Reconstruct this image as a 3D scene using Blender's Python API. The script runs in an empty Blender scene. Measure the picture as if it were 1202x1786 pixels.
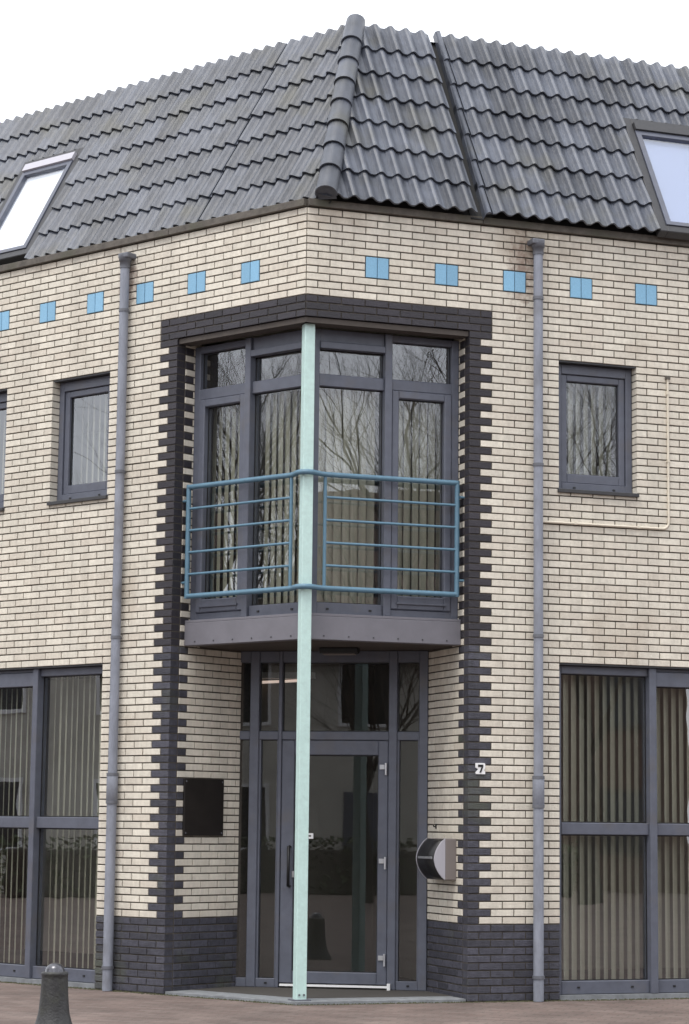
import bpy, bmesh, math, random
from mathutils import Vector, Matrix, noise
R_ = math.radians
scn = bpy.context.scene
COL = scn.collection
random.seed(7)

# ------------------------------------------------------------------ camera
FPX, CAM, PIT, ROL = 3966.19, (0.34293, -18.5442, 1.4430), 0.1362257, 0.0111821
AL, AR = 0.700882, 0.346316            # plan angles of the two facades
B, CO, ZP = 0.2115585, 0.0625, 0.63    # brick pitch, course height, plinth top
cam_d = bpy.data.cameras.new('camera')
cam = bpy.data.objects.new('camera', cam_d); COL.objects.link(cam)
cam_d.sensor_fit = 'VERTICAL'; cam_d.sensor_height = 36.0
cam_d.lens = FPX * 36.0 / 1786.0
cam_d.clip_start = 0.1; cam_d.clip_end = 2000
fw = Vector((0, math.cos(PIT), math.sin(PIT))); r0 = Vector((1, 0, 0)); u0 = r0.cross(fw)
rt = math.cos(ROL) * r0 + math.sin(ROL) * u0; up = -math.sin(ROL) * r0 + math.cos(ROL) * u0
mw = Matrix((rt, up, -fw)).transposed().to_4x4(); mw.translation = Vector(CAM)
cam.matrix_world = mw
scn.camera = cam

# ------------------------------------------------------------------ world: pale overcast sky
SUN_EL, SUN_AZ = R_(64), R_(-34)       # azimuth: 0 = from behind the camera, negative = from its left
wd = bpy.data.worlds.new('World'); scn.world = wd; wd.use_nodes = True
nt = wd.node_tree; nt.nodes.clear()
out = nt.nodes.new('ShaderNodeOutputWorld'); bg = nt.nodes.new('ShaderNodeBackground')
sky = nt.nodes.new('ShaderNodeTexSky'); sky.sky_type = 'NISHITA'; sky.sun_disc = False
sky.sun_elevation = SUN_EL; sky.sun_rotation = R_(180) - SUN_AZ; sky.dust_density = 4.0
hs = nt.nodes.new('ShaderNodeHueSaturation'); hs.inputs['Saturation'].default_value = 0.45
mx = nt.nodes.new('ShaderNodeMix'); mx.data_type = 'RGBA'; mx.inputs[0].default_value = 0.80
mx.inputs[7].default_value = (11.8, 12.1, 12.8, 1)      # the cloud layer
bg.inputs['Strength'].default_value = 0.115
nt.links.new(sky.outputs[0], hs.inputs['Color']); nt.links.new(hs.outputs[0], mx.inputs[6])
nt.links.new(mx.outputs[2], bg.inputs['Color']); nt.links.new(bg.outputs[0], out.inputs['Surface'])
sd = bpy.data.lights.new('sun', 'SUN'); sd.energy = 1.5; sd.angle = R_(25); sd.color = (1, 0.96, 0.9)
sun = bpy.data.objects.new('sun', sd); COL.objects.link(sun)
sv = Vector((math.sin(SUN_AZ) * math.cos(SUN_EL), -math.cos(SUN_AZ) * math.cos(SUN_EL), math.sin(SUN_EL)))
sun.rotation_euler = sv.to_track_quat('Z', 'Y').to_euler(); sun.location = sv * 60
vs = scn.view_settings; vs.view_transform = 'Standard'; vs.look = 'None'; vs.exposure = 0.48; vs.gamma = 1; vs.use_curve_mapping = False
scn.render.engine = 'CYCLES'; scn.cycles.transparent_max_bounces = 16; scn.cycles.max_bounces = 8

# ------------------------------------------------------------------ materials
def lk(n, a, b): n.links.new(a, b)
def mat(name, col, rough=0.7, metal=0.0, var=0.0, noise_s=0.0, noise_a=0.0, bump=0.0, bump_s=60.0, spec=0.5, stretch=None, col2=None, island=False, dirt=None, streak=0.0, stain=False):
    m = bpy.data.materials.new(name); m.use_nodes = True; n = m.node_tree
    bs = n.nodes['Principled BSDF']; bs.inputs['Roughness'].default_value = rough; bs.inputs['Metallic'].default_value = metal
    bs.inputs['Specular IOR Level'].default_value = spec
    rgb = n.nodes.new('ShaderNodeRGB'); rgb.outputs[0].default_value = (*col, 1); cur = rgb.outputs[0]
    geo = n.nodes.new('ShaderNodeNewGeometry')
    pos = geo.outputs['Position']
    if stretch:
        mp = n.nodes.new('ShaderNodeMapping'); mp.inputs['Scale'].default_value = stretch; lk(n, pos, mp.inputs['Vector']); pos = mp.outputs[0]
    if var:
        oi = n.nodes.new('ShaderNodeObjectInfo'); ad = n.nodes.new('ShaderNodeMath'); ad.operation = 'ADD'
        lk(n, oi.outputs['Random'], ad.inputs[0]); lk(n, geo.outputs['Random Per Island'], ad.inputs[1])
        fr = n.nodes.new('ShaderNodeMath'); fr.operation = 'FRACT'; lk(n, ad.outputs[0], fr.inputs[0])
        mr = n.nodes.new('ShaderNodeMapRange'); mr.inputs[3].default_value = 1 - var; mr.inputs[4].default_value = 1 + var
        lk(n, fr.outputs[0], mr.inputs[0])
        ml = n.nodes.new('ShaderNodeVectorMath'); ml.operation = 'SCALE'; lk(n, cur, ml.inputs[0]); lk(n, mr.outputs[0], ml.inputs['Scale']); cur = ml.outputs[0]
        if col2:   # a second hue picked per piece
            f2 = n.nodes.new('ShaderNodeMath'); f2.operation = 'MULTIPLY'; f2.inputs[1].default_value = 7.31; lk(n, fr.outputs[0], f2.inputs[0])
            f3 = n.nodes.new('ShaderNodeMath'); f3.operation = 'FRACT'; lk(n, f2.outputs[0], f3.inputs[0])
            pw = n.nodes.new('ShaderNodeMath'); pw.operation = 'POWER'; pw.inputs[1].default_value = 2.0; lk(n, f3.outputs[0], pw.inputs[0])
            mi = n.nodes.new('ShaderNodeMix'); mi.data_type = 'RGBA'; mi.inputs[7].default_value = (*col2, 1)
            lk(n, pw.outputs[0], mi.inputs[0]); lk(n, cur, mi.inputs[6]); cur = mi.outputs[2]
    if noise_a:
        nz = n.nodes.new('ShaderNodeTexNoise'); nz.inputs['Scale'].default_value = noise_s; nz.inputs['Detail'].default_value = 6; nz.inputs['Roughness'].default_value = 0.65
        lk(n, pos, nz.inputs['Vector'])
        mr = n.nodes.new('ShaderNodeMapRange'); mr.inputs[1].default_value = 0.25; mr.inputs[2].default_value = 0.75
        mr.inputs[3].default_value = 1 - noise_a; mr.inputs[4].default_value = 1 + noise_a
        lk(n, nz.outputs[0], mr.inputs[0])
        ml = n.nodes.new('ShaderNodeVectorMath'); ml.operation = 'SCALE'; lk(n, cur, ml.inputs[0]); lk(n, mr.outputs[0], ml.inputs['Scale']); cur = ml.outputs[0]
    if dirt:       # (colour, scale, low, high): blotchy stains / moss
        nz = n.nodes.new('ShaderNodeTexNoise'); nz.inputs['Scale'].default_value = dirt[1]; nz.inputs['Detail'].default_value = 5
        lk(n, geo.outputs['Position'], nz.inputs['Vector'])
        mr = n.nodes.new('ShaderNodeMapRange'); mr.inputs[1].default_value = dirt[2]; mr.inputs[2].default_value = dirt[3]; mr.inputs[4].default_value = 0.75
        lk(n, nz.outputs[0], mr.inputs[0])
        mi = n.nodes.new('ShaderNodeMix'); mi.data_type = 'RGBA'; mi.inputs[7].default_value = (*dirt[0], 1)
        lk(n, mr.outputs[0], mi.inputs[0]); lk(n, cur, mi.inputs[6]); cur = mi.outputs[2]
    if streak:     # faint vertical run-off streaks
        sm_ = n.nodes.new('ShaderNodeMapping'); sm_.inputs['Scale'].default_value = (5, 5, 0.45); lk(n, geo.outputs['Position'], sm_.inputs['Vector'])
        nz = n.nodes.new('ShaderNodeTexNoise'); nz.inputs['Scale'].default_value = 1.3; nz.inputs['Detail'].default_value = 7; nz.inputs['Roughness'].default_value = 0.6; lk(n, sm_.outputs[0], nz.inputs['Vector'])
        mr = n.nodes.new('ShaderNodeMapRange'); mr.inputs[1].default_value = 0.3; mr.inputs[2].default_value = 0.62; mr.inputs[3].default_value = 1 - 2 * streak; mr.inputs[4].default_value = 1.0
        lk(n, nz.outputs[0], mr.inputs[0])
        ml = n.nodes.new('ShaderNodeVectorMath'); ml.operation = 'SCALE'; lk(n, cur, ml.inputs[0]); lk(n, mr.outputs[0], ml.inputs['Scale']); cur = ml.outputs[0]
    if stain:      # rusty leak stains beside the drainpipe outlets
        for p0, sc_ in (((1.86, 0.66, 6.20), (7, 7, 2.6)), ((-1.60, 1.36, 6.25), (8, 8, 4.0))):
            sb_ = n.nodes.new('ShaderNodeVectorMath'); sb_.operation = 'SUBTRACT'; sb_.inputs[1].default_value = p0; lk(n, geo.outputs['Position'], sb_.inputs[0])
            sc2 = n.nodes.new('ShaderNodeVectorMath'); sc2.operation = 'MULTIPLY'; sc2.inputs[1].default_value = sc_; lk(n, sb_.outputs[0], sc2.inputs[0])
            le = n.nodes.new('ShaderNodeVectorMath'); le.operation = 'LENGTH'; lk(n, sc2.outputs[0], le.inputs[0])
            nz = n.nodes.new('ShaderNodeTexNoise'); nz.inputs['Scale'].default_value = 22; nz.inputs['Detail'].default_value = 4; lk(n, geo.outputs['Position'], nz.inputs['Vector'])
            ad = n.nodes.new('ShaderNodeMath'); ad.operation = 'MULTIPLY_ADD'; ad.inputs[1].default_value = 2.4; lk(n, nz.outputs[0], ad.inputs[0]); lk(n, le.outputs['Value'], ad.inputs[2])
            mr = n.nodes.new('ShaderNodeMapRange'); mr.inputs[1].default_value = 2.3; mr.inputs[2].default_value = 1.3; mr.inputs[4].default_value = 0.7; lk(n, ad.outputs[0], mr.inputs[0])
            mi = n.nodes.new('ShaderNodeMix'); mi.data_type = 'RGBA'; mi.inputs[7].default_value = (0.16, 0.085, 0.06, 1); lk(n, mr.outputs[0], mi.inputs[0]); lk(n, cur, mi.inputs[6]); cur = mi.outputs[2]
    lk(n, cur, bs.inputs['Base Color'])
    if bump:
        bz = n.nodes.new('ShaderNodeTexNoise'); bz.inputs['Scale'].default_value = bump_s; bz.inputs['Detail'].default_value = 4
        lk(n, pos, bz.inputs['Vector'])
        bp = n.nodes.new('ShaderNodeBump'); bp.inputs['Strength'].default_value = bump; bp.inputs['Distance'].default_value = 0.01
        lk(n, bz.outputs[0], bp.inputs['Height']); lk(n, bp.outputs[0], bs.inputs['Normal'])
    return m
def glass_mat(name, ior=1.75, tint=(0.93, 0.94, 0.93), wob=0.012, sc=2.6):
    m = bpy.data.materials.new(name); m.use_nodes = True; n = m.node_tree; n.nodes.clear()
    o = n.nodes.new('ShaderNodeOutputMaterial'); mixs = n.nodes.new('ShaderNodeMixShader')
    tr = n.nodes.new('ShaderNodeBsdfTransparent'); tr.inputs[0].default_value = (*tint, 1)
    gl = n.nodes.new('ShaderNodeBsdfGlossy'); gl.inputs['Roughness'].default_value = 0.0; gl.inputs['Color'].default_value = (0.95, 0.97, 1, 1)
    fz = n.nodes.new('ShaderNodeFresnel'); fz.inputs['IOR'].default_value = ior
    geo = n.nodes.new('ShaderNodeNewGeometry'); nz = n.nodes.new('ShaderNodeTexNoise'); nz.inputs['Scale'].default_value = sc; nz.inputs['Detail'].default_value = 1
    oi = n.nodes.new('ShaderNodeObjectInfo'); sc2 = n.nodes.new('ShaderNodeVectorMath'); sc2.operation = 'ADD'
    mm = n.nodes.new('ShaderNodeMath'); mm.operation = 'MULTIPLY'; mm.inputs[1].default_value = 30.0; lk(n, oi.outputs['Random'], mm.inputs[0])
    lk(n, geo.outputs['Position'], sc2.inputs[0]); lk(n, mm.outputs[0], sc2.inputs[1]); lk(n, sc2.outputs[0], nz.inputs['Vector'])
    bp = n.nodes.new('ShaderNodeBump'); bp.inputs['Strength'].default_value = wob; bp.inputs['Distance'].default_value = 0.02
    lk(n, nz.outputs[0], bp.inputs['Height']); lk(n, bp.outputs[0], gl.inputs['Normal'])
    fb = n.nodes.new('ShaderNodeMath'); fb.operation = 'SUBTRACT'; fb.use_clamp = True; lk(n, fz.outputs[0], fb.inputs[0]); lk(n, geo.outputs['Backfacing'], fb.inputs[1])   # one coated outer face
    lk(n, fb.outputs[0], mixs.inputs[0]); lk(n, tr.outputs[0], mixs.inputs[1]); lk(n, gl.outputs[0], mixs.inputs[2]); lk(n, mixs.outputs[0], o.inputs[0])
    return m
def ground_mat():
    m = bpy.data.materials.new('clinker_paving'); m.use_nodes = True; n = m.node_tree; bs = n.nodes['Principled BSDF']
    geo = n.nodes.new('ShaderNodeNewGeometry'); mp = n.nodes.new('ShaderNodeMapping'); mp.inputs['Rotation'].default_value = (0, 0, 0.35)
    br = n.nodes.new('ShaderNodeTexBrick'); br.inputs['Scale'].default_value = 1.0
    br.inputs['Brick Width'].default_value = 0.205; br.inputs['Row Height'].default_value = 0.105; br.inputs['Mortar Size'].default_value = 0.006
    br.inputs['Color1'].default_value = (0.125, 0.088, 0.076, 1); br.inputs['Color2'].default_value = (0.165, 0.125, 0.11, 1); br.inputs['Mortar'].default_value = (0.085, 0.075, 0.062, 1)
    lk(n, geo.outputs['Position'], mp.inputs[0]); lk(n, mp.outputs[0], br.inputs['Vector'])
    nz = n.nodes.new('ShaderNodeTexNoise'); nz.inputs['Scale'].default_value = 1.7; nz.inputs['Detail'].default_value = 8; lk(n, geo.outputs['Position'], nz.inputs['Vector'])
    mr = n.nodes.new('ShaderNodeMapRange'); mr.inputs[1].default_value = 0.3; mr.inputs[2].default_value = 0.7; mr.inputs[3].default_value = 0.7; mr.inputs[4].default_value = 1.25
    lk(n, nz.outputs[0], mr.inputs[0]); ml = n.nodes.new('ShaderNodeVectorMath'); ml.operation = 'SCALE'; lk(n, br.outputs[0], ml.inputs[0]); lk(n, mr.outputs[0], ml.inputs['Scale'])
    n2 = n.nodes.new('ShaderNodeTexNoise'); n2.inputs['Scale'].default_value = 90; n2.inputs['Detail'].default_value = 3; lk(n, geo.outputs['Position'], n2.inputs['Vector'])
    m2 = n.nodes.new('ShaderNodeMapRange'); m2.inputs[1].default_value = 0.3; m2.inputs[2].default_value = 0.7; m2.inputs[3].default_value = 0.75; m2.inputs[4].default_value = 1.25; lk(n, n2.outputs[0], m2.inputs[0])
    s2 = n.nodes.new('ShaderNodeVectorMath'); s2.operation = 'SCALE'; lk(n, ml.outputs[0], s2.inputs[0]); lk(n, m2.outputs[0], s2.inputs['Scale'])
    lk(n, s2.outputs[0], bs.inputs['Base Color']); bs.inputs['Roughness'].default_value = 0.85
    bp = n.nodes.new('ShaderNodeBump'); bp.inputs['Strength'].default_value = 0.5; bp.inputs['Distance'].default_value = 0.006; lk(n, br.outputs['Fac'], bp.inputs['Height']); bp.invert = True
    lk(n, bp.outputs[0], bs.inputs['Normal'])
    return m
def emit_mat(name, col, st):
    m = bpy.data.materials.new(name); m.use_nodes = True; bs = m.node_tree.nodes['Principled BSDF']
    bs.inputs['Emission Color'].default_value = (*col, 1); bs.inputs['Emission Strength'].default_value = st; bs.inputs['Base Color'].default_value = (*col, 1); return m

M = dict(
 cream=mat('cream_brick', (0.675, 0.63, 0.54), 0.85, var=0.075, noise_s=26, noise_a=0.12, bump=0.5, bump_s=120, streak=0.07, stain=True, col2=(0.61, 0.555, 0.47), stretch=(1, 1, 0.45), dirt=((0.36, 0.28, 0.20), 1.3, 0.60, 0.85)),
 dark=mat('dark_purple_brick', (0.027, 0.024, 0.031), 0.6, var=0.25, noise_s=30, noise_a=0.25, bump=0.5, bump_s=90),
 slate=mat('weathered_dark_brick', (0.052, 0.052, 0.068), 0.65, var=0.28, noise_s=22, noise_a=0.4, bump=0.6, bump_s=90, dirt=((0.085, 0.095, 0.06), 2.4, 0.55, 0.75)),
 mortar=mat('dark_mortar', (0.085, 0.074, 0.062), 0.95, noise_s=40, noise_a=0.3, bump=0.4, bump_s=200),
 blue=mat('blue_glazed_tile', (0.19, 0.385, 0.55), 0.25, var=0.14, noise_s=90, noise_a=0.12, bump=0.1),
 tile=mat('grey_roof_tile', (0.066, 0.074, 0.094), 0.36, var=0.32, noise_s=6, noise_a=0.35, bump=0.35, bump_s=110, dirt=((0.078, 0.074, 0.046), 2.0, 0.53, 0.80)),
 lead=mat('dark_lead', (0.035, 0.035, 0.038), 0.5, noise_s=20, noise_a=0.2),
 under=mat('roof_underlay', (0.02, 0.02, 0.02), 0.9),
 eave=mat('weathered_eaves_board', (0.10, 0.088, 0.075), 0.8, noise_s=12, noise_a=0.4, bump=0.3, bump_s=50, dirt=((0.05, 0.055, 0.03), 3, 0.5, 0.7)),
 frame=mat('grey_painted_frame', (0.097, 0.105, 0.135), 0.42, noise_s=9, noise_a=0.16, bump=0.05, bump_s=80, dirt=((0.11, 0.105, 0.11), 5, 0.55, 0.8)),
 fascia=mat('grey_violet_panel', (0.155, 0.150, 0.170), 0.5, noise_s=5, noise_a=0.12, bump=0.05),
 soffit=mat('dark_soffit', (0.07, 0.058, 0.05), 0.8, noise_s=8, noise_a=0.2),
 mint=mat('mint_painted_steel', (0.50, 0.67, 0.63), 0.45, noise_s=25, noise_a=0.10, bump=0.15, bump_s=160, dirt=((0.42, 0.57, 0.54), 4.0, 0.55, 0.80)),
 rail=mat('blue_painted_steel', (0.095, 0.185, 0.255), 0.42, noise_s=20, noise_a=0.15),
 zinc=mat('grey_pipe', (0.225, 0.24, 0.285), 0.65, noise_s=14, noise_a=0.25, dirt=((0.13, 0.13, 0.14), 3.5, 0.52, 0.8), bump=0.1, bump_s=90, stretch=(1, 1, 0.3)),
 zincd=mat('dark_grey_pipe_fitting', (0.12, 0.125, 0.145), 0.5, noise_s=20, noise_a=0.2),
 slat=mat('beige_blind_fabric', (0.38, 0.37, 0.30), 0.9, var=0.10, noise_s=120, noise_a=0.06),
 white=mat('white_plastic', (0.80, 0.80, 0.80), 0.4),
 chrome=mat('brushed_steel', (0.62, 0.63, 0.66), 0.3, metal=0.8),
 black=mat('black_plastic', (0.012, 0.012, 0.013), 0.4),
 plaque=mat('dark_bronze_plaque', (0.016, 0.013, 0.012), 0.35, noise_s=6, noise_a=0.4, metal=0.2),
 boxl=mat('pale_grey_enamel', (0.42, 0.41, 0.45), 0.4), boxt=mat('taupe_enamel', (0.20, 0.175, 0.165), 0.5),
 cond=mat('cream_conduit', (0.62, 0.56, 0.46), 0.5, noise_s=30, noise_a=0.1),
 slab=mat('grey_concrete', (0.19, 0.20, 0.21), 0.85, noise_s=10, noise_a=0.3, bump=0.4, bump_s=120),
 iron=mat('weathered_bollard', (0.028, 0.028, 0.029), 0.55, noise_s=18, noise_a=0.4, bump=0.5, bump_s=60, dirt=((0.032, 0.034, 0.022), 9, 0.5, 0.75)),
 knob=mat('worn_metal_cap', (0.10, 0.10, 0.11), 0.22, metal=0.7, noise_s=50, noise_a=0.5),
 room=mat('pale_plaster', (0.30, 0.28, 0.24), 0.9), carpet=mat('dark_carpet', (0.05, 0.045, 0.04), 0.95),
 glass=glass_mat('window_glass', 2.5, wob=0.022), gdoor=glass_mat('door_glass', 1.85, (0.80, 0.81, 0.80), 0.012, 2.0), gsky=glass_mat('skylight_glass', 2.6, (0.97, 0.98, 0.99), 0.0),
 reflw=mat('white_sky_reflection', (0.85, 0.86, 0.88), 0.8), reflb=mat('bluish_sky_reflection', (0.24, 0.29, 0.44), 0.8),  # skylight sheet colours: the brightness of mirrored sky painted in
 ground=ground_mat(),
 bark=mat('grey_bark', (0.06, 0.052, 0.045), 0.9, noise_s=8, noise_a=0.4, bump=0.6, bump_s=25),
 hwhite=mat('white_render', (0.55, 0.53, 0.47), 0.9, noise_s=2, noise_a=0.2), hbrick=mat('red_brick_wall', (0.15, 0.105, 0.085), 0.9, noise_s=14, noise_a=0.3),
 hroof=mat('brown_roof', (0.10, 0.065, 0.055), 0.85, noise_s=10, noise_a=0.3), hglass=mat('dark_pane', (0.02, 0.022, 0.025), 0.1),
)

# ------------------------------------------------------------------ mesh helpers
class MB:
    def __init__(s): s.v = []; s.f = []; s.sm = []
    def quad(s, pts, sm=False):
        i = len(s.v); s.v += [tuple(p) for p in pts]; s.f.append(tuple(range(i, i + len(pts)))); s.sm.append(sm); return s
    def box(s, x0, x1, y0, y1, z0, z1, ch=0.0, back=True):
        """axis box; ch chamfers the front (y0) face edges"""
        if x0 > x1: x0, x1 = x1, x0
        i = len(s.v)
        if ch:
            s.v += [(x0, y1, z0), (x1, y1, z0), (x1, y1, z1), (x0, y1, z1), (x0, y0 + ch, z0), (x1, y0 + ch, z0), (x1, y0 + ch, z1), (x0, y0 + ch, z1),
                    (x0 + ch, y0, z0 + ch), (x1 - ch, y0, z0 + ch), (x1 - ch, y0, z1 - ch), (x0 + ch, y0, z1 - ch)]
            F = [(8, 9, 10, 11), (4, 5, 9, 8), (5, 6, 10, 9), (6, 7, 11, 10), (7, 4, 8, 11), (0, 1, 5, 4), (1, 2, 6, 5), (2, 3, 7, 6), (3, 0, 4, 7)]
        else:
            s.v += [(x0, y1, z0), (x1, y1, z0), (x1, y1, z1), (x0, y1, z1), (x0, y0, z0), (x1, y0, z0), (x1, y0, z1), (x0, y0, z1)]
            F = [(4, 5, 6, 7), (0, 1, 5, 4), (1, 2, 6, 5), (2, 3, 7, 6), (3, 0, 4, 7)]
        if back: F.append((3, 2, 1, 0))
        for f in F: s.f.append(tuple(i + k for k in f)); s.sm.append(False)
        return s
    def tube(s, pts, rad, n=10, cap=True):
        pts = [Vector(p) for p in pts]; rad = rad if isinstance(rad, (list, tuple)) else [rad] * len(pts)
        prev = None; rings = []
        for k, p in enumerate(pts):
            t = (pts[min(k + 1, len(pts) - 1)] - pts[max(k - 1, 0)]).normalized()
            if prev is None:
                a = Vector((0, 0, 1)) if abs(t.z) < 0.9 else Vector((1, 0, 0)); prev = t.cross(a).normalized()
            prev = (prev - t * prev.dot(t)).normalized(); q = t.cross(prev)
            i = len(s.v); s.v += [tuple(p + (prev * math.cos(2 * math.pi * j / n) + q * math.sin(2 * math.pi * j / n)) * rad[k]) for j in range(n)]; rings.append(i)
        for a, b in zip(rings, rings[1:]):
            for j in range(n): s.f.append((a + j, a + (j + 1) % n, b + (j + 1) % n, b + j)); s.sm.append(True)
        if cap:
            for k, rv in ((0, True), (-1, False)):                       # caps get their own vertices so that the side stays evenly shaded
                i = len(s.v); s.v += s.v[rings[k]:rings[k] + n]; s.f.append(tuple(i + j for j in (reversed(range(n)) if rv else range(n)))); s.sm.append(False)
        return s
    def lathe(s, prof, n=24):
        rings = []
        for r, z in prof:
            i = len(s.v); s.v += [(r * math.cos(2 * math.pi * j / n), r * math.sin(2 * math.pi * j / n), z) for j in range(n)]; rings.append(i)
        for a, b in zip(rings, rings[1:]):
            for j in range(n): s.f.append((a + j, a + (j + 1) % n, b + (j + 1) % n, b + j)); s.sm.append(True)
        s.f.append(tuple(rings[-1] + j for j in range(n))); s.sm.append(True)
        return s
    def prism(s, poly, z0, z1):
        """poly counter-clockwise in xy"""
        n = len(poly); i = len(s.v); s.v += [(x, y, z0) for x, y in poly] + [(x, y, z1) for x, y in poly]
        s.f.append(tuple(i + k for k in reversed(range(n)))); s.f.append(tuple(i + n + k for k in range(n)))
        for k in range(n): s.f.append((i + k, i + (k + 1) % n, i + n + (k + 1) % n, i + n + k))
        s.sm += [False] * (n + 2); return s
    def mesh(s, name, m):
        me = bpy.data.meshes.new(name); me.from_pydata(s.v, [], s.f); me.materials.append(m)
        me.polygons.foreach_set('use_smooth', s.sm); me.update(); return me
def link(name, data, parent=None, loc=(0, 0, 0), rot=(0, 0, 0)):
    o = bpy.data.objects.new(name, data); COL.objects.link(o); o.parent = parent; o.location = loc; o.rotation_euler = rot; return o
def obj(name, mb, m, parent=None, loc=(0, 0, 0), rz=0.0, bevel=0.0):
    o = link(name, mb.mesh(name, M[m] if isinstance(m, str) else m), parent, loc, (0, 0, rz))
    if bevel:
        md = o.modifiers.new('bevel', 'BEVEL'); md.width = bevel; md.segments = 2; md.limit_method = 'ANGLE'
    return o
def tag(o, label=None, cat=None, group=None, kind=None):
    if label: o['label'] = label
    if cat: o['category'] = cat
    if group: o['group'] = group
    if kind: o['kind'] = kind
    return o
def thing(name, label, cat, loc=(0, 0, 0), rz=0.0, group=None):
    return tag(link(name, None, None, loc, (0, 0, rz)), label, cat, group)

# frames: local x = sg*s along the wall, y into the wall, z up
class Fr:
    def __init__(s, org, ang, sg): s.o = Vector(org); s.a = ang; s.g = sg
    def w(s, t, y, z): x = s.g * t; c, n = math.cos(s.a), math.sin(s.a); return Vector((s.o.x + c * x - n * y, s.o.y + n * x + c * y, s.o.z + z))
    def bx(s, mb, t0, t1, y0, y1, z0, z1, **k): return mb.box(s.g * t0, s.g * t1, y0, y1, z0, z1, **k)
dR = Vector((math.cos(AR), math.sin(AR), 0)); iR = Vector((-math.sin(AR), math.cos(AR), 0))
dL = Vector((-math.cos(AL), math.sin(AL), 0)); iL = Vector((math.sin(AL), math.cos(AL), 0))
FR = Fr((0, 0, 0), AR, 1); FL = Fr((0, 0, 0), -AL, -1)
EDGE = 7 * B; DEP = 0.88
GR = Fr(dR * EDGE, AR - math.pi / 2, -1); GL = Fr(dL * EDGE, math.pi / 2 - AL, 1)     # recess side walls
PL = dL * EDGE + iL * DEP; PR = dR * EDGE + iR * DEP
ED = (PR - PL); DW = ED.length; FD = Fr(PL, math.atan2(ED.y, ED.x), 1)              # entrance screen
BIS = (iL + iR).normalized()
T30 = math.tan(R_(30))
def Z(k): return ZP + k * CO
SMAX = 33 * B
SIDE = {'R': 'the facade with the house number', 'L': 'the facade beside the dark plaque'}

# ------------------------------------------------------------------ ground
g = MB().box(-150, 150, -150, 150, -0.5, 0.0); tag(obj('pavement', g, 'ground'), kind='structure')

# ------------------------------------------------------------------ building
bld = thing('corner_building', 'cream brick corner building with grey tiled mansard roof and recessed glass entrance', 'building')
BH = 0.0515; JT = CO - BH
brick_cache = {}
def brick_mesh(ln, mname, depth=0.10, h=BH):
    key = (round(ln, 3), mname, depth, h)
    if key not in brick_cache:
        brick_cache[key] = MB().box(-key[0] / 2, key[0] / 2, 0, depth, -h / 2, h / 2, ch=0.0025, back=False).mesh('brick', M[mname])
    return brick_cache[key]
def cells(lo, hi, off):
    """bond cells along a course: joints at (n+off)*B"""
    n = math.floor(lo / B - off); r = []
    while (n + off) * B < hi - 1e-6:
        a, b = max(lo, (n + off) * B), min(hi, (n + 1 + off) * B)
        if b - a > 0.03: r.append((a, b))
        n += 1
    return r
def cut(iv, holes):
    for h0, h1 in holes:
        nv = []
        for a, b in iv:
            if h1 <= a + 1e-6 or h0 >= b - 1e-6: nv.append((a, b)); continue
            if h0 > a: nv.append((a, h0))
            if h1 < b: nv.append((h1, b))
        iv = nv
    return iv
FFW = [(11 * B, 14.5 * B), (17.5 * B, 21 * B), (24 * B, 27.5 * B)]
GFW = [(11 * B, 19.5 * B), (23 * B, 31.5 * B)]
def lay(fr, wall, items, singles):
    """items: (t0,t1,z0,z1,material) -> individual brick objects for indices in singles, the rest as one mesh per material"""
    rest = {}
    for idx, (t0, t1, z0, z1, mn) in enumerate(items):
        jy = random.uniform(-0.0015, 0.0015); jz = random.uniform(-0.0008, 0.0008)
        ln = t1 - t0 - 0.010
        if idx in singles:
            o = link('dark_brick' if mn != 'cream' else 'brick', brick_mesh(ln, mn), wall, (fr.g * (t0 + t1) / 2, jy, (z0 + z1) / 2 + jz))
        else:
            mb = rest.setdefault(mn, MB()); c = fr.g * (t0 + t1) / 2
            mb.box(c - ln / 2, c + ln / 2, jy, 0.10, (z0 + z1) / 2 + jz - BH / 2, (z0 + z1) / 2 + jz + BH / 2, ch=0.0025, back=False)
    for mn, mb in rest.items():
        tag(obj('bricks' if mn == 'cream' else 'dark_bricks', mb, mn, wall), kind='stuff')
def tone(k): return 'dark' if k > 37 else 'slate'

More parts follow.
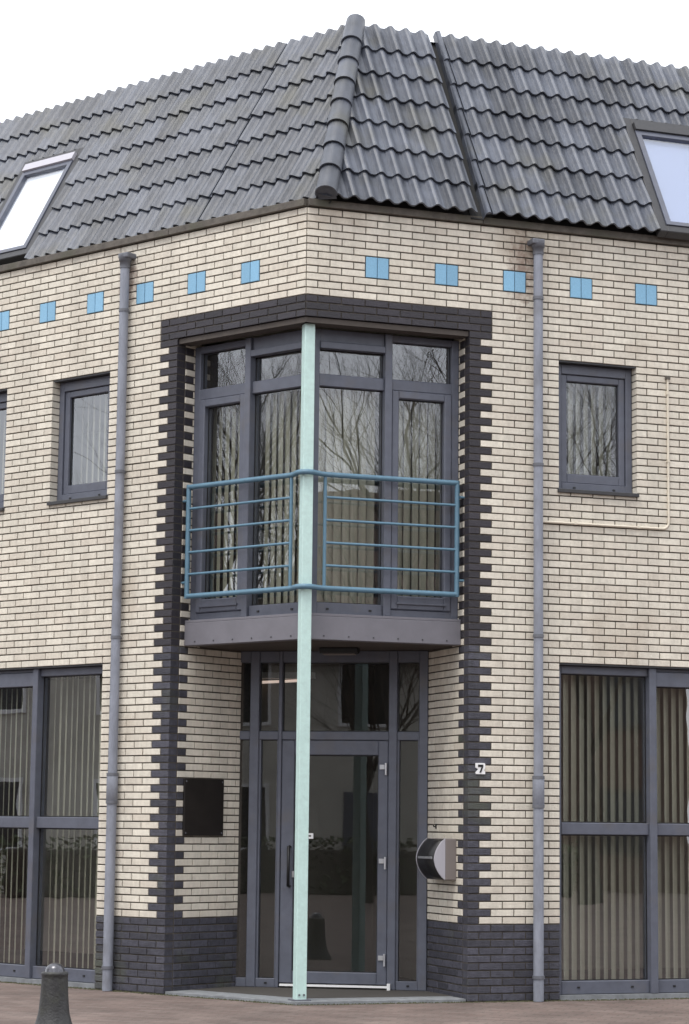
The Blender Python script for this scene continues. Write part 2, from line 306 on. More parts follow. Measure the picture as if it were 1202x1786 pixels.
def facade(side, fr):
    core = MB()
    # mortar core split round the openings
    sb = sorted({0.006, EDGE, SMAX} | {x for o in FFW + GFW for x in o})
    zb = [0.0, Z(-9.6), Z(35), Z(59), Z(77), Z(80), Z(95)]
    def opened(s, z):
        if s < EDGE and z < Z(80): return True
        if Z(59) < z < Z(77) and any(a < s < b for a, b in FFW): return True
        if z < Z(35) and any(a < s < b for a, b in GFW): return True
        return False
    for s0, s1 in zip(sb, sb[1:]):
        for z0, z1 in zip(zb, zb[1:]):
            sc, zc = (s0 + s1) / 2, (z0 + z1) / 2
            if opened(sc, zc): continue
            a = s0 + (0.008 if opened(s0 - 0.01, zc) else 0); b_ = s1 - (0.008 if opened(s1 + 0.01, zc) else 0)
            lo = z0 + (0.008 if opened(sc, z0 - 0.01) else 0); hi = z1 - (0.008 if opened(sc, z1 + 0.01) else 0)
            fr.bx(core, a, b_, 0.009, 0.30, lo, hi)
    wall = obj('facade_wall', core, 'mortar', bld, rz=fr.a)
    items = []
    for j in range(-9, 96):
        z0, z1 = Z(j - 1), Z(j); z0 = max(z0, 0.0); zc = (z0 + z1) / 2; off = 0.0 if j % 2 == 0 else 0.5
        lo = 0.003
        holes = []
        if j <= 80: holes.append((0, EDGE))
        if 60 <= j <= 77: holes += FFW
        if j <= 35: holes += GFW
        if 87 <= j <= 89: holes += [((3 * m - 0.5) * B, (3 * m + 0.5) * B) for m in range(1, 11)]
        iv = cut([(lo, SMAX)], holes)
        if j <= 0:
            for a, b_ in iv: items += [(x, y, z0, z1, 'slate') for x, y in cells(a, b_, off)]
            continue
        for a, b_ in iv:
            if 80 <= j <= 83 and a < 8 * B:
                for x, y in cells(a, min(b_, 8 * B), off): items.append((x, y, z0, z1, 'dark'))
                items += [(x, y, z0, z1, 'cream') for x, y in cells(8 * B, b_, off)]
            elif j < 80 and abs(a - EDGE) < 1e-4:
                e = 7.5 * B if j % 2 else 8 * B
                items.append((a, e, z0, z1, tone(j))); items += [(x, y, z0, z1, 'cream') for x, y in cells(e, b_, off)]
            else: items += [(x, y, z0, z1, 'cream') for x, y in cells(a, b_, off)]
    # the pieces that show largest in view: nearest to the camera first
    vis = []
    for i, it in enumerate(items):
        p = fr.w((it[0] + it[1]) / 2, 0, (it[2] + it[3]) / 2); q = p - Vector(CAM); dz = q.dot(fw)
        u, v = 601 + FPX * q.dot(rt) / dz, 893 - FPX * q.dot(up) / dz
        if 0 < u < 1202 and 0 < v < 1786: vis.append((-(it[1] - it[0]) > -0.15, dz, i, it[4]))
    cr = [i for _, _, i, mn in sorted(v for v in vis if v[3] == 'cream')][:300]
    dk = [i for _, _, i, mn in sorted(v for v in vis if v[3] != 'cream')][:300]
    lay(fr, wall, items, set(cr) | set(dk))
    # glazed tile pairs in the frieze
    th = 3 * CO - JT; tm = MB().box(-0.0494, 0.0494, -0.002, 0.05, -th / 2, th / 2, ch=0.003, back=False).mesh('glazed_tile', M['blue'])
    for m in range(1, 11):
        for q in (-1, 1):
            link('glazed_tile', tm, wall, (fr.g * (3 * m * B + q * 0.0522), random.uniform(-.001, .001), Z(87.5)))
    # steel angle under the corner lintel, and over the openings
    a = MB(); fr.bx(a, 0.01, EDGE, 0.02, 0.16, Z(80) - 0.045, Z(80) - 0.001); obj('lintel_angle', a, 'soffit', bld, rz=fr.a)
    for s0, s1 in FFW: a = MB(); fr.bx(a, s0, s1, 0.012, 0.20, Z(77) - 0.012, Z(77) + 0.004); obj('lintel_angle', a, 'lead', bld, rz=fr.a)
    for s0, s1 in GFW: a = MB(); fr.bx(a, s0, s1, 0.012, 0.20, Z(35) - 0.012, Z(35) + 0.004); obj('lintel_angle', a, 'lead', bld, rz=fr.a)
    # eaves board in lengths
    cuts = [0.004, 1.592, 3.9, SMAX]
    for q in range(3):
        a = MB(); s0 = cuts[q] + 0.002; s1 = cuts[q + 1] - 0.002
        fr.bx(a, s0, s1, -0.035, 0.12, Z(95) + 0.004, Z(95) + 0.066); obj('eaves_board', a, 'eave', bld, rz=fr.a, bevel=0.004)
    return wall
facade('R', FR); facade('L', FL)

# recess side walls (full height up to the lintel); thickness of the facade brick shows as the first 0.1
def recess(fr):
    core = MB(); fr.bx(core, 0.101, 1.05, 0.009, 0.28, 0, Z(80) - 0.002)
    wall = obj('recess_wall', core, 'mortar', bld, loc=fr.o, rz=fr.a)
    items = []
    for j in range(-9, 81):
        z0, z1 = max(Z(j - 1), 0), Z(j); zc = (z0 + z1) / 2
        e = DEP + 0.02 if zc < 2.97 else 0.36
        e0 = 0.1058
        if j <= 0:
            p = [e0, e0 + (B if j % 2 else B / 2)]
            while p[-1] + B < e: p.append(p[-1] + B)
            p.append(e); items += [(x, y, z0, z1, 'slate') for x, y in zip(p, p[1:]) if y - x > .03]; continue
        if j % 2: items.append((e0, e0 + B / 2, z0, z1, tone(j))); st = e0 + B / 2
        else: st = e0
        p = [st]
        while p[-1] + B < e: p.append(p[-1] + B)
        p.append(e); items += [(x, y, z0, z1, 'cream') for x, y in zip(p, p[1:]) if y - x > .03]
    vis = [i for i, it in enumerate(items)]
    cr = sorted((i for i in vis if items[i][4] == 'cream'), key=lambda i: items[i][0] - items[i][1])[:300]
    dk = [i for i in vis if items[i][4] != 'cream'][:300]
    lay(fr, wall, items, set(cr) | set(dk))
recess(GR); recess(GL)

# inner shell: floors, ceilings, inner walls
def poly(d0, dend, dback):
    c0 = BIS * (d0 / math.cos(R_(30)))
    pts = [dL * SMAX + iL * d0, c0, dR * SMAX + iR * d0, dR * SMAX + iR * dback, BIS * (dback / math.cos(R_(30))), dL * SMAX + iL * dback]
    return [(p.x, p.y) for p in pts]
obj('floor_slab', MB().prism(poly(0.62, 0, 5), 2.98, 3.12), 'carpet', bld)
obj('ceiling_slab', MB().prism(poly(0.2, 0, 5), 5.72, 5.86), 'room', bld)
obj('ground_floor_slab', MB().prism(poly(0.32, 0, 5), 0.002, 0.03), 'carpet', bld)
for fr in (FR, FL):
    a = MB(); fr.bx(a, 0.2, SMAX, 3.2, 3.3, 0.04, 5.7); obj('rear_wall', a, 'room', bld, rz=fr.a)
    a = MB(); fr.bx(a, SMAX - 0.2, SMAX, 0.31, 5.0, 0.04, 6.6); obj('end_wall', a, 'hbrick', bld, rz=fr.a)
    a = MB(); fr.bx(a, 1.85, 1.95, 0.31, 3.19, 3.14, 5.70); obj('partition_wall', a, 'room', bld, rz=fr.a)
    a = MB(); fr.bx(a, 1.85, 1.95, 0.31, 3.19, 0.04, 2.96); obj('partition_wall', a, 'room', bld, rz=fr.a)

# ---- windows
def pane(fr, par, t0, t1, z0, z1, y, m='glass'):
    a = MB(); fr.bx(a, t0, t1, y, y + 0.006, z0, z1); o = obj('pane', a, m, par)
    i0, i1 = .004, .013; k = MB(); a0, a1 = min(t0, t1), max(t0, t1)
    for p0, p1, q0, q1 in [(a0 + i0, a0 + i1, z0 + i0, z1 - i0), (a1 - i1, a1 - i0, z0 + i0, z1 - i0), (a0 + i1, a1 - i1, z0 + i0, z0 + i1), (a0 + i1, a1 - i1, z1 - i1, z1 - i0)]: fr.bx(k, p0, p1, y - .004, y - .0005, q0, q1)
    obj('gasket', k, 'black', par); return o
def blind(fr, label, t0, t1, z0, z1, y, pitch=0.0745, ang=None, wid=0.086):
    o = fr.w((t0 + t1) / 2, y, z0)
    th = thing('vertical_blind', label, 'blind', o, fr.a, 'vertical blinds in the windows')
    hw = (t1 - t0) / 2; h = z1 - z0
    obj('head_rail', MB().box(-hw, hw, -0.02, 0.02, h - 0.03, h), 'white', th)
    me = MB(); n = 5
    for k in range(n):                                                   # gently curved fabric strip
        x0, x1 = wid * (k / n - .5), wid * ((k + 1) / n - .5); c0, c1 = [0.006 * (1 - (2 * x / wid) ** 2) for x in (x0, x1)]
        me.quad([(x0, c0, 0.02), (x1, c1, 0.02), (x1, c1, h - 0.03), (x0, c0, h - 0.03)], True)
    me = me.mesh('slat', M['slat'])
    cnt = int((2 * hw - 0.01) / pitch)
    for k in range(cnt):
        x = -hw + 0.5 * (2 * hw - (cnt - 1) * pitch) + k * pitch
        link('slat', me, th, (x, random.uniform(-.004, .004), random.uniform(-.004, .004)), (0, 0, R_((fr.bl_ang if ang is None else ang) + random.uniform(-4, 4))))
FR.bl_ang = 37; FL.bl_ang = -34
def grille(fr, par, t0, t1, z0, z1, y0, y1): a = MB(); fr.bx(a, t0, t1, y0, y1, z0, z1); return obj('vent_grille', a, 'frame', par, bevel=0.004)

def small_window(fr, side, s0, s1, label):
    z0, z1 = Z(59), Z(77) - 0.013; y = 0.085
    a = MB()
    for t0, t1, q0, q1 in [(s0, s0 + .06, z0, z1), (s1 - .06, s1, z0, z1), (s0 + .06, s1 - .06, z1 - .085, z1), (s0 + .06, s1 - .06, z0, z0 + .07)]:
        fr.bx(a, t0, t1, y, y + .09, q0, q1, ch=.004)
    w = obj('window', a, 'frame', bld, rz=fr.a)
    a = MB(); e = .057
    for t0, t1, q0, q1 in [(s0 + .062, s0 + .062 + e, z0 + .072, z1 - .087), (s1 - .062 - e, s1 - .062, z0 + .072, z1 - .087), (s0 + .062 + e, s1 - .062 - e, z1 - .087 - e, z1 - .087), (s0 + .062 + e, s1 - .062 - e, z0 + .072, z0 + .072 + .08)]:
        fr.bx(a, t0, t1, y + .018, y + .085, q0, q1, ch=.006)
    obj('sash', a, 'frame', w)
    pane(fr, w, s0 + .115, s1 - .115, z0 + .145, z1 - .14, y + .05)
    for q in (s0 + .18, s1 - .18): obj('drain_cap', MB().box(fr.g * q - .012, fr.g * q + .012, y - .006, y - .0005, z0 + .022, z0 + .036), 'black', w)
    a = MB(); fr.bx(a, s0 - .02, s1 + .012, -.028, .12, z0 - .034, z0 - .002); obj('sill', a, 'lead', w, bevel=.004)
    if label: blind(fr, label, s0 + .07, s1 - .07, z0 + .06, z1 - .06, y + .16)
lab = {('R', 0): 'beige vertical blind in the single upper window beside the cream conduit', ('L', 0): 'beige vertical blind in the upper window just past the drainpipe on the plaque side',
       ('L', 1): 'beige blind in the second upper window past the plaque side drainpipe'}
for sd_, fr in (('R', FR), ('L', FL)):
    for i, (s0, s1) in enumerate(FFW): small_window(fr, sd_, s0, s1, lab.get((sd_, i)))

def shop_window(fr, sd_, s0, s1, idx):
    z0, z1 = 0.045, Z(35) - 0.013; y = 0.07; mid = s0 + 4.27 * B
    a = MB()
    for t0, t1, q0, q1, yy in [(s0, s0 + .045, z0, z1, y), (s1 - .05, s1, z0, z1, y), (mid - .034, mid + .034, z0, z1, y - .035),
                           (s0 + .045, mid - .034, z1 - .07, z1, y), (mid + .034, s1 - .05, z1 - .03, z1, y), (s0 + .045, mid - .034, z0, z0 + .11, y), (mid + .034, s1 - .05, z0, z0 + .11, y),
                           (s0 + .045, mid - .034, 1.374, 1.474, y - .004), (mid + .034, s1 - .05, 1.374, 1.474, y - .004)]:
        fr.bx(a, t0, t1, yy, y + .09, q0, q1, ch=.005)
    w = obj('window', a, 'frame', bld, rz=fr.a)
    grille(fr, w, mid + .036, s1 - .052, z1 - .155, z1 - .032, y - .02, y + .06)
    for t0, t1, top in [(s0 + .04, mid - .03, z1 - .065), (mid + .03, s1 - .045, z1 - .15)]:
        pane(fr, w, t0, t1, 1.470, top, y + .045); pane(fr, w, t0, t1, z0 + .105, 1.378, y + .045)
    for q in (s0 + .2, mid - .2, mid + .2): obj('drain_cap', MB().box(fr.g * q - .012, fr.g * q + .012, y - .006, y - .0005, z0 + .05, z0 + .064), 'black', w)
    a = MB(); fr.bx(a, s0, s1, .02, .2, 0.0, z0 - .002); obj('sill', a, 'slab', w)
    if idx == 0:
        pos = {'R': ('beside the drainpipe near the house number', 'beyond the mullion on the house number side'), 'L': ('beside the drainpipe near the dark plaque', 'beyond the mullion, behind the bollard')}[sd_]
        blind(fr, 'tall beige blind in the ground floor window ' + pos[0], s0 + .03, mid - .02, 0.08, z1 - .03, y + .15)
        blind(fr, 'tall beige blind in the ground floor window ' + pos[1], mid + .02, s1 - .03, 0.08, z1 - .03, y + .15)
for sd_, fr in (('R', FR), ('L', FL)):
    for i, (s0, s1) in enumerate(GFW): shop_window(fr, sd_, s0, s1, i)

# corner bay glazing on the first floor
BD = 0.22; BT = Z(80) - 0.047; BS = 3.167
def bay(fr, sd_):
    a = MB(); y = BD
    c = y * T30                                                    # where the two bays meet
    bars = [(.79, .855, 3.17, BT, y - .03), (1.411, EDGE - .002, 3.17, BT, y), (.205, .79, 5.475, BT, y), (.855, 1.411, 5.525, BT, y),
            (.205, .79, 5.095, 5.20, y), (.855, 1.411, 5.105, 5.20, y), (.205, .79, 3.17, 3.265, y), (.855, 1.411, 3.17, 3.23, y)]
    for t0, t1, q0, q1, yy in bars: fr.bx(a, t0, t1, yy, y + .09, q0, q1, ch=.005)
    w = obj('window', a, 'frame', bld, rz=fr.a)
    grille(fr, w, .207, .788, 5.415, 5.472, y - .03, y + .06)
    a = MB(); o0, o1, z0, z1 = .858, 1.409, 3.233, 5.103; e = .066
    for t0, t1, q0, q1 in [(o0, o0 + e, z0, z1), (o1 - e, o1, z0, z1), (o0 + e, o1 - e, z1 - e, z1), (o0 + e, o1 - e, z0, z0 + .115)]:
        fr.bx(a, t0, t1, y - .012, y + .08, q0, q1, ch=.008)
    obj('sash', a, 'frame', w)
    a = MB(); fr.bx(a, o0 + .05, o1 - .05, y - .03, y - .013, z0 + .045, z0 + .06); obj('drip_rail', a, 'frame', w)
    pane(fr, w, .20, .795, 5.195, 5.42, y + .045); pane(fr, w, .20, .795, 3.26, 5.10, y + .045)
    pane(fr, w, .85, 1.415, 5.195, 5.53, y + .045); pane(fr, w, o0 + e - .005, o1 - e + .005, z0 + .11, z1 - e + .005, y + .045)
    for q in (.3, .68): obj('drain_cap', MB().box(fr.g * q - .012, fr.g * q + .012, y - .007, y - .0005, 3.205, 3.22), 'black', w)
    a = MB(); fr.bx(a, (y - .06) * T30 + .004, EDGE - .002, y - .062, y + .03, 3.145, 3.168); obj('sill', a, 'fascia', w, bevel=.003)
    s = {'R': 'on the letterbox side of the column', 'L': 'on the plaque side of the column'}[sd_]
    blind(fr, 'beige blind behind the fixed bay pane ' + s, .22, .80, 3.2, 5.14, y + .15, ang=22 if sd_ == 'R' else -24)
    blind(fr, 'beige blind behind the opening bay sash ' + s, .86, 1.42, 3.2, 5.14, y + .15, ang=24 if sd_ == 'R' else -24)
    a = MB(); fr.bx(a, (.155) * T30 + .001, EDGE - .003, .155, .26, 2.95, 3.144); f = obj('balcony_fascia', a, 'fascia', bld, rz=fr.a, bevel=.004)
    for k in range(6): obj('rivet', MB().box(fr.g * (.25 + k * .22) - .006, fr.g * (.25 + k * .22) + .006, .1515, .1555, 2.975, 2.987), 'lead', f)
bay(FR, 'R'); bay(FL, 'L')
# corner post of the bay, a five sided extrusion
cp = [BIS * ((BD) / math.cos(R_(30))), dR * .207 + iR * BD, dR * .207 + iR * (BD + .08), BIS * ((BD + .1) / math.cos(R_(30))), dL * .207 + iL * (BD + .08), dL * .207 + iL * BD]
obj('corner_post', MB().prism([(p.x, p.y) for p in cp], 3.169, BT), 'frame', bld)
# soffit over the entrance
so = [BIS * (.2 / math.cos(R_(30))), dR * (EDGE - .01) + iR * .2, dR * (EDGE - .01) + iR * (DEP + .1), dL * (EDGE - .01) + iL * (DEP + .1), dL * (EDGE - .01) + iL * .2]
so = obj('soffit', MB().prism([(p.x, p.y) for p in so], 2.953, 2.978), 'soffit', bld)
c = FD.w(.95, -.33, 2.952)
lamp = thing('soffit_lamp', 'flat dark unlit lamp under the soffit above the entrance door', 'lamp', c, FD.a)
obj('lamp_body', MB().box(-.17, .17, -.06, .06, -.05, 0), 'black', lamp, bevel=.01); obj('diffuser', MB().box(-.14, .14, -.045, .045, -.062, -.051), 'boxt', lamp, bevel=.004)

# ---- entrance screen and door
a = MB(); y0, y1 = 0.0, 0.09
SC = [(.096, .178, .03, 2.95), (.353, .385, .03, 2.95), (1.337, 1.411, .03, 2.95), (1.605, DW - .003, .03, 2.95)]
for t0, t1, q0, q1 in SC: a.box(t0, t1, y0 - .012, y1, q0, q1, ch=.005)
for t0, t1 in [(.003, .096), (.178, .353), (.385, 1.337), (1.411, 1.605)]:
    a.box(t0, t1, y0, y1, 2.170, 2.243, ch=.004); a.box(t0, t1, y0, y1, 2.851, 2.95, ch=.004)
    if t0 != .385: a.box(t0, t1, y0, y1, .03, .105, ch=.004)
for t0, t1 in [(.178, .353), (1.411, 1.605)]: a.box(t0, t0 + .018, y0 + .01, y1, .105, 2.17); a.box(t1 - .012, t1, y0 + .01, y1, .105, 2.17)
ent = obj('entrance_screen', a, 'frame', bld, loc=FD.o, rz=FD.a)
for t0, t1, q0, q1 in [(.0, .1, .1, 2.175), (.0, .1, 2.24, 2.855), (.18, .355, .1, 2.175), (.175, .357, 2.24, 2.855), (.38, 1.34, 2.24, 2.855), (1.415, 1.607, .1, 2.175), (1.41, 1.607, 2.24, 2.855)]:
    pane(FD, ent, t0, t1, q0, q1, .05, 'gdoor')
for q in (.27, 1.52): obj('drain_cap', MB().box(q - .012, q + .012, -.006, -.0005, .06, .074), 'black', ent)
a = MB()
for t0, t1, q0, q1 in [(.389, .502, .07, 2.165), (1.247, 1.334, .07, 2.165), (.502, 1.247, 2.038, 2.165), (.502, 1.247, .07, .171)]: a.box(t0, t1, -.006, .06, q0, q1, ch=.006)
door = obj('door', a, 'frame', bld, loc=FD.o, rz=FD.a)
pane(FD, door, .498, 1.251, .167, 2.042, .03, 'gdoor')
for q in (1.921, 1.111, .285):
    obj('hinge', MB().box(1.262, 1.305, -.022, -.0065, q - .005, q + .035).tube([(1.317, -.02, q - .055), (1.317, -.02, q + .05)], .011, 8), 'chrome', door)
obj('handle', MB().tube([(.47, -.008, 1.24), (.47, -.06, 1.24), (.47, -.06, .90), (.47, -.008, .90)], .014, 8), 'black', door)
obj('lock_plate', MB().box(.492, .512, -.012, -.0065, .975, 1.03, ch=.002), 'chrome', door)
obj('threshold_strip', MB().box(.40, 1.36, -.035, -.013, .046, .064), 'white', door)
obj('floor_stop', MB().box(1.345, 1.372, -.05, -.014, .012, .085), 'white', door)
st = thing('door_sticker', 'small white sticker with a dark bar on the door glass beside the mint column', 'sticker', FD.w(.645, .0255, 1.31), FD.a)
obj('backing', MB().box(-.035, .027, 0, .003, 0, .048), 'white', st); obj('printed_bar', MB().box(-.03, .008, -.0015, -.0003, .018, .03), 'black', st)
# slab in the recess
sl = [dR * (EDGE - .004) + iR * .01, dR * (EDGE - .004) + iR * 1.15, dL * (EDGE - .004) + iL * 1.15, dL * (EDGE - .004) + iL * .01, Vector((0, 0, 0)) + BIS * .01]
tag(obj('entrance_slab', MB().prism([(p.x, p.y) for p in sl], 0.0, 0.028), 'slab', bevel=.004), kind='structure')

# ------------------------------------------------------------------ roof
TH = R_(60); RZ0 = 6.66; EE = {'R': -0.07, 'L': 0.10}; GAUGE = 0.3235; L0 = -0.035; NROW = 7; LTOP = L0 + GAUGE * NROW
TW = 0.302; TLEN = 0.40
ra = MB()
def rp(sd_, s, l, n=0.0):
    fr = FR if sd_ == 'R' else FL
    return fr.w(s, EE[sd_] + l * math.cos(TH) - n * math.sin(TH), RZ0 + l * math.sin(TH) + n * math.cos(TH))
def hip_s(sd_, l):
    """s along the wall where the hip crosses slope distance l"""
    o = 'L' if sd_ == 'R' else 'R'
    return ((EE[o] + l / 2) - .5 * (EE[sd_] + l / 2)) / math.cos(R_(30))
for sd_ in 'RL':
    p = [rp(sd_, hip_s(sd_, -.03), -.03, -.06), rp(sd_, SMAX, -.03, -.06), rp(sd_, SMAX, LTOP - .03, -.06), rp(sd_, hip_s(sd_, LTOP - .03), LTOP - .03, -.06)]
    ra.quad(p if sd_ == 'R' else p[::-1])
tp = LTOP - .03; zt = rp('R', 0, tp, -.03).z
pts = [rp('L', SMAX, tp, -.03), rp('R', hip_s('R', tp), tp, -.03), rp('R', SMAX, tp, -.03), dR * SMAX + iR * 5, BIS * (5 / math.cos(R_(30))), dL * SMAX + iL * 5]
ra.quad([(p.x, p.y, zt) for p in pts])
pts2 = [dL * SMAX + iL * .05, BIS * .06, dR * SMAX + iR * .05, dR * SMAX + iR * 5, BIS * (5 / math.cos(R_(30))), dL * SMAX + iL * 5]
ra.quad([(p.x, p.y, 6.6) for p in pts2])
back = [dR * SMAX + iR * 5, BIS * (5 / math.cos(R_(30))), dL * SMAX + iL * 5]
for p, q in zip(back, back[1:]): ra.quad([(p.x, p.y, 0), (q.x, q.y, 0), (q.x, q.y, zt), (p.x, p.y, zt)])
for sd_, d, i in (('R', dR, iR), ('L', dL, iL)):
    p0, p1, p2 = rp(sd_, SMAX, -.03, -.03), rp(sd_, SMAX, tp, -.03), d * SMAX + i * 5
    ra.quad([p0, (p2.x, p2.y, 6.6), (p2.x, p2.y, zt), p1])
roof = obj('roof', ra, 'under', bld)
PROF = [(0, 0), (.16, .001), (.25, .015), (.36, .037), (.48, .045), (.60, .038), (.76, .017), (.90, .003)]   # crisp-shouldered roll
def wave(x):
    t = (x / (TW / 2)) % 1.0
    for (a0, h0_), (a1, h1_) in zip(PROF, PROF[1:] + [(1.0, 0)]):
        if a0 <= t + 1e-9 <= a1 + 1e-9: return h0_ + (h1_ - h0_) * (t - a0) / (a1 - a0)
    return 0.0
def tile_mesh(w=TW, name='roof_tile'):
    """x across, y up the slope from the tail edge, z out of the roof"""
    mb = MB(); tk = .016; lift = .031
    xs = [(k + a0) * TW / 2 for k in range(2) for a0, _ in PROF] + [w]; n = len(xs) - 1
    def row(y, z): return [(x, y, wave(x) + z) for x in xs]
    A, Bt, C_, D_ = row(0, lift), row(TLEN, 0), row(0, lift - tk), row(TLEN, -tk)
    i = len(mb.v); mb.v += A + Bt + C_ + D_; m = n + 1
    for k in range(n):
        mb.f += [(i + k, i + k + 1, i + m + k + 1, i + m + k), (i + 2 * m + k + 1, i + 2 * m + k, i + 3 * m + k, i + 3 * m + k + 1),
                 (i + 2 * m + k, i + 2 * m + k + 1, i + k + 1, i + k), (i + m + k, i + m + k + 1, i + 3 * m + k + 1, i + 3 * m + k)]
        mb.sm += [False, True, False, False]
    mb.f += [(i, i + m, i + 3 * m, i + 2 * m), (i + n, i + 2 * m + n, i + 3 * m + n, i + m + n)]; mb.sm += [False, False]
    return mb.mesh(name, M['tile'])
TM = tile_mesh()
def clip(me, planes):
    bm = bmesh.new(); bm.from_mesh(me)
    for co, no in planes: bmesh.ops.bisect_plane(bm, geom=bm.verts[:] + bm.edges[:] + bm.faces[:], plane_co=co, plane_no=no, clear_outer=True)
    if not bm.faces: bm.free(); return None
    m2 = bpy.data.meshes.new(me.name); bm.to_mesh(m2); bm.free(); m2.materials.append(me.materials[0]); return m2
TMT = clip(TM, [((0, GAUGE + .025, 0), (0, 1, 0))])
SKY = {'R': (3.24, 4.06, -0.02, 1.385), 'L': (3.53, 4.40, 0.07, 1.43)}
HN = (iL - iR)                                                      # hip plane: P.HN = EE_L - EE_R
def col_ranges(sd_):
    if sd_ == 'R': return [(1.508 - TW * k, 1.508 - TW * (k - 1), 0.0) for k in range(1, 7)] + [(1.65 + TW * k, 1.65 + TW * (k + 1), 0.004) for k in range(0, 18)]
    return [(1.335 - TW * k, 1.335 - TW * (k - 1), 0.0) for k in range(1, 7)] + [(1.339 + TW * k, 1.339 + TW * (k + 1), 0.010) for k in range(0, 19)]
for sd_ in 'RL':
    fr = FR if sd_ == 'R' else FL
    sk = SKY[sd_]
    for r in range(NROW):
        l0 = L0 + r * GAUGE
        for c0, c1, lift in col_ranges(sd_):
            if c0 > 6.9: continue
            if c1 < hip_s(sd_, l0) - .02: continue
            planes = []
            # tile local x runs along +x of the frame: for the left facade that is -s
            xo = c0 if sd_ == 'R' else -c1
            base_me = TMT if r == NROW - 1 else TM; me = base_me; rot = (TH, 0, fr.a)
            loc = fr.w(xo * fr.g, EE[sd_] + l0 * math.cos(TH) - lift * math.sin(TH), RZ0 + l0 * math.sin(TH) + lift * math.cos(TH))
            mtx = Matrix.Translation(loc) @ (Matrix.Rotation(fr.a, 4, 'Z') @ Matrix.Rotation(TH, 4, 'X'))
            if c0 < hip_s(sd_, l0 + TLEN) + .06:
                hp = rp('R', hip_s('R', 0), 0); inv = mtx.inverted(); no = HN * (-1 if sd_ == 'R' else 1)
                planes.append((inv @ hp, (inv.to_3x3() @ no).normalized()))
            vis_l1 = min(l0 + GAUGE, LTOP); pieces = [planes]
            if c1 > sk[0] and c0 < sk[1] and vis_l1 > sk[2] + .02 and l0 < sk[3] - .02:
                lx = lambda q: q - xo if sd_ == 'R' else -q - xo          # wall position -> tile local x
                sx = 1 if sd_ == 'R' else -1; pieces = []
                if c0 < sk[0] - .005: pieces.append(planes + [((lx(sk[0]), 0, 0), (sx, 0, 0))])
                if c1 > sk[1] + .005: pieces.append(planes + [((lx(sk[1]), 0, 0), (-sx, 0, 0))])
                if vis_l1 > sk[3] + .02: pieces.append(planes + [((lx(max(sk[0], c0)), 0, 0), (-sx, 0, 0)), ((lx(min(sk[1], c1)), 0, 0), (sx, 0, 0)), ((0, sk[3] - l0, 0), (0, -1, 0))])
            if pieces != [[]]:
                got = [q for q in (clip(base_me, p) for p in pieces) if q]
                if not got: continue
                if len(got) > 1:
                    bm = bmesh.new()
                    for q in got: bm.from_mesh(q)
                    me = bpy.data.meshes.new('roof_tile'); bm.to_mesh(me); bm.free(); me.materials.append(M['tile'])
                else: me = got[0]
            o = link('roof_tile', me, roof, loc, (rot[0] + random.uniform(-.007, .007), random.uniform(-.006, .006), rot[2] + random.uniform(-.006, .006)))
# verge rolls and lead channel at the roof joint on the number side
for r in range(NROW):
    l0 = L0 + r * GAUGE; mb = MB(); n = 8
    for q in range(n):
        a0, a1 = math.pi * q / n, math.pi * (q + 1) / n
        mb.quad([(-.026 * math.cos(a0), 0, .034 * math.sin(a0) + .016), (-.026 * math.cos(a1), 0, .034 * math.sin(a1) + .016), (-.026 * math.cos(a1), TLEN, .034 * math.sin(a1) - .008), (-.026 * math.cos(a0), TLEN, .034 * math.sin(a0) - .008)], True)
    mb.f.append(tuple(range(0, 4 * n, 4))); mb.sm.append(False)
    mb.box(-.030, -.024, 0, TLEN, -.055, .01)
    o = link('verge_tile', mb.mesh('verge_tile', M['tile']), roof, rp('R', 1.615, l0), (TH, 0, FR.a))
mb = MB(); o = mb.box(-.055, .055, 0, LTOP - .04, -.058, -.05); link('lead_channel', mb.mesh('lead_channel', M['under']), roof, rp('R', 1.53, L0), (TH, 0, FR.a))
# hip caps
h0 = rp('R', hip_s('R', L0), L0); h1 = rp('R', hip_s('R', LTOP), LTOP); hv = (h1 - h0); HL = hv.length; hv.normalize()
nR = -iR * math.sin(TH) + Vector((0, 0, math.cos(TH))); nL = -iL * math.sin(TH) + Vector((0, 0, math.cos(TH)))
hz = (nR + nL); hz = (hz - hv * hz.dot(hv)).normalized(); hx = hv.cross(hz)
hm = Matrix((hx, hv, hz)).transposed().to_3x3()
ng = 8; gg = (HL - .02) / ng
mb = MB(); n = 12; cl = gg + .06
def arc(y, r, lift, zs): return [(r * math.cos(math.pi * (1.10 - 1.20 * k / n)), y, zs * math.sin(math.pi * (1.10 - 1.20 * k / n)) + lift) for k in range(n + 1)]
A, A2, C2, D2 = arc(0, .096, .052, .092), arc(cl, .087, .030, .085), arc(0, .083, .052, .078), arc(cl, .075, .030, .073)
mb.v = A + A2 + C2 + D2 + A + C2 + A2 + D2; m_ = n + 1
for k in range(n):
    mb.f += [(k, m_ + k, m_ + k + 1, k + 1), (2 * m_ + k, 2 * m_ + k + 1, 3 * m_ + k + 1, 3 * m_ + k), (4 * m_ + k, 4 * m_ + k + 1, 5 * m_ + k + 1, 5 * m_ + k), (6 * m_ + k + 1, 6 * m_ + k, 7 * m_ + k, 7 * m_ + k + 1)]; mb.sm += [True, True, False, False]
hme = mb.mesh('hip_tile', M['tile'])
for k in range(ng):
    o = link('hip_tile', hme, roof, h0 + hv * (gg * k), hm.to_euler())
pm = MB(); pm.quad([(x, .012, z) for _, x, z in sorted((k, p[0], p[2]) for k, p in enumerate(arc(0, .082, .052, .077)))] + [(.08, .012, -.02), (-.08, .012, -.02)])
link('hip_end_plug', pm.mesh('hip_end_plug', M['tile']), roof, h0, hm.to_euler())

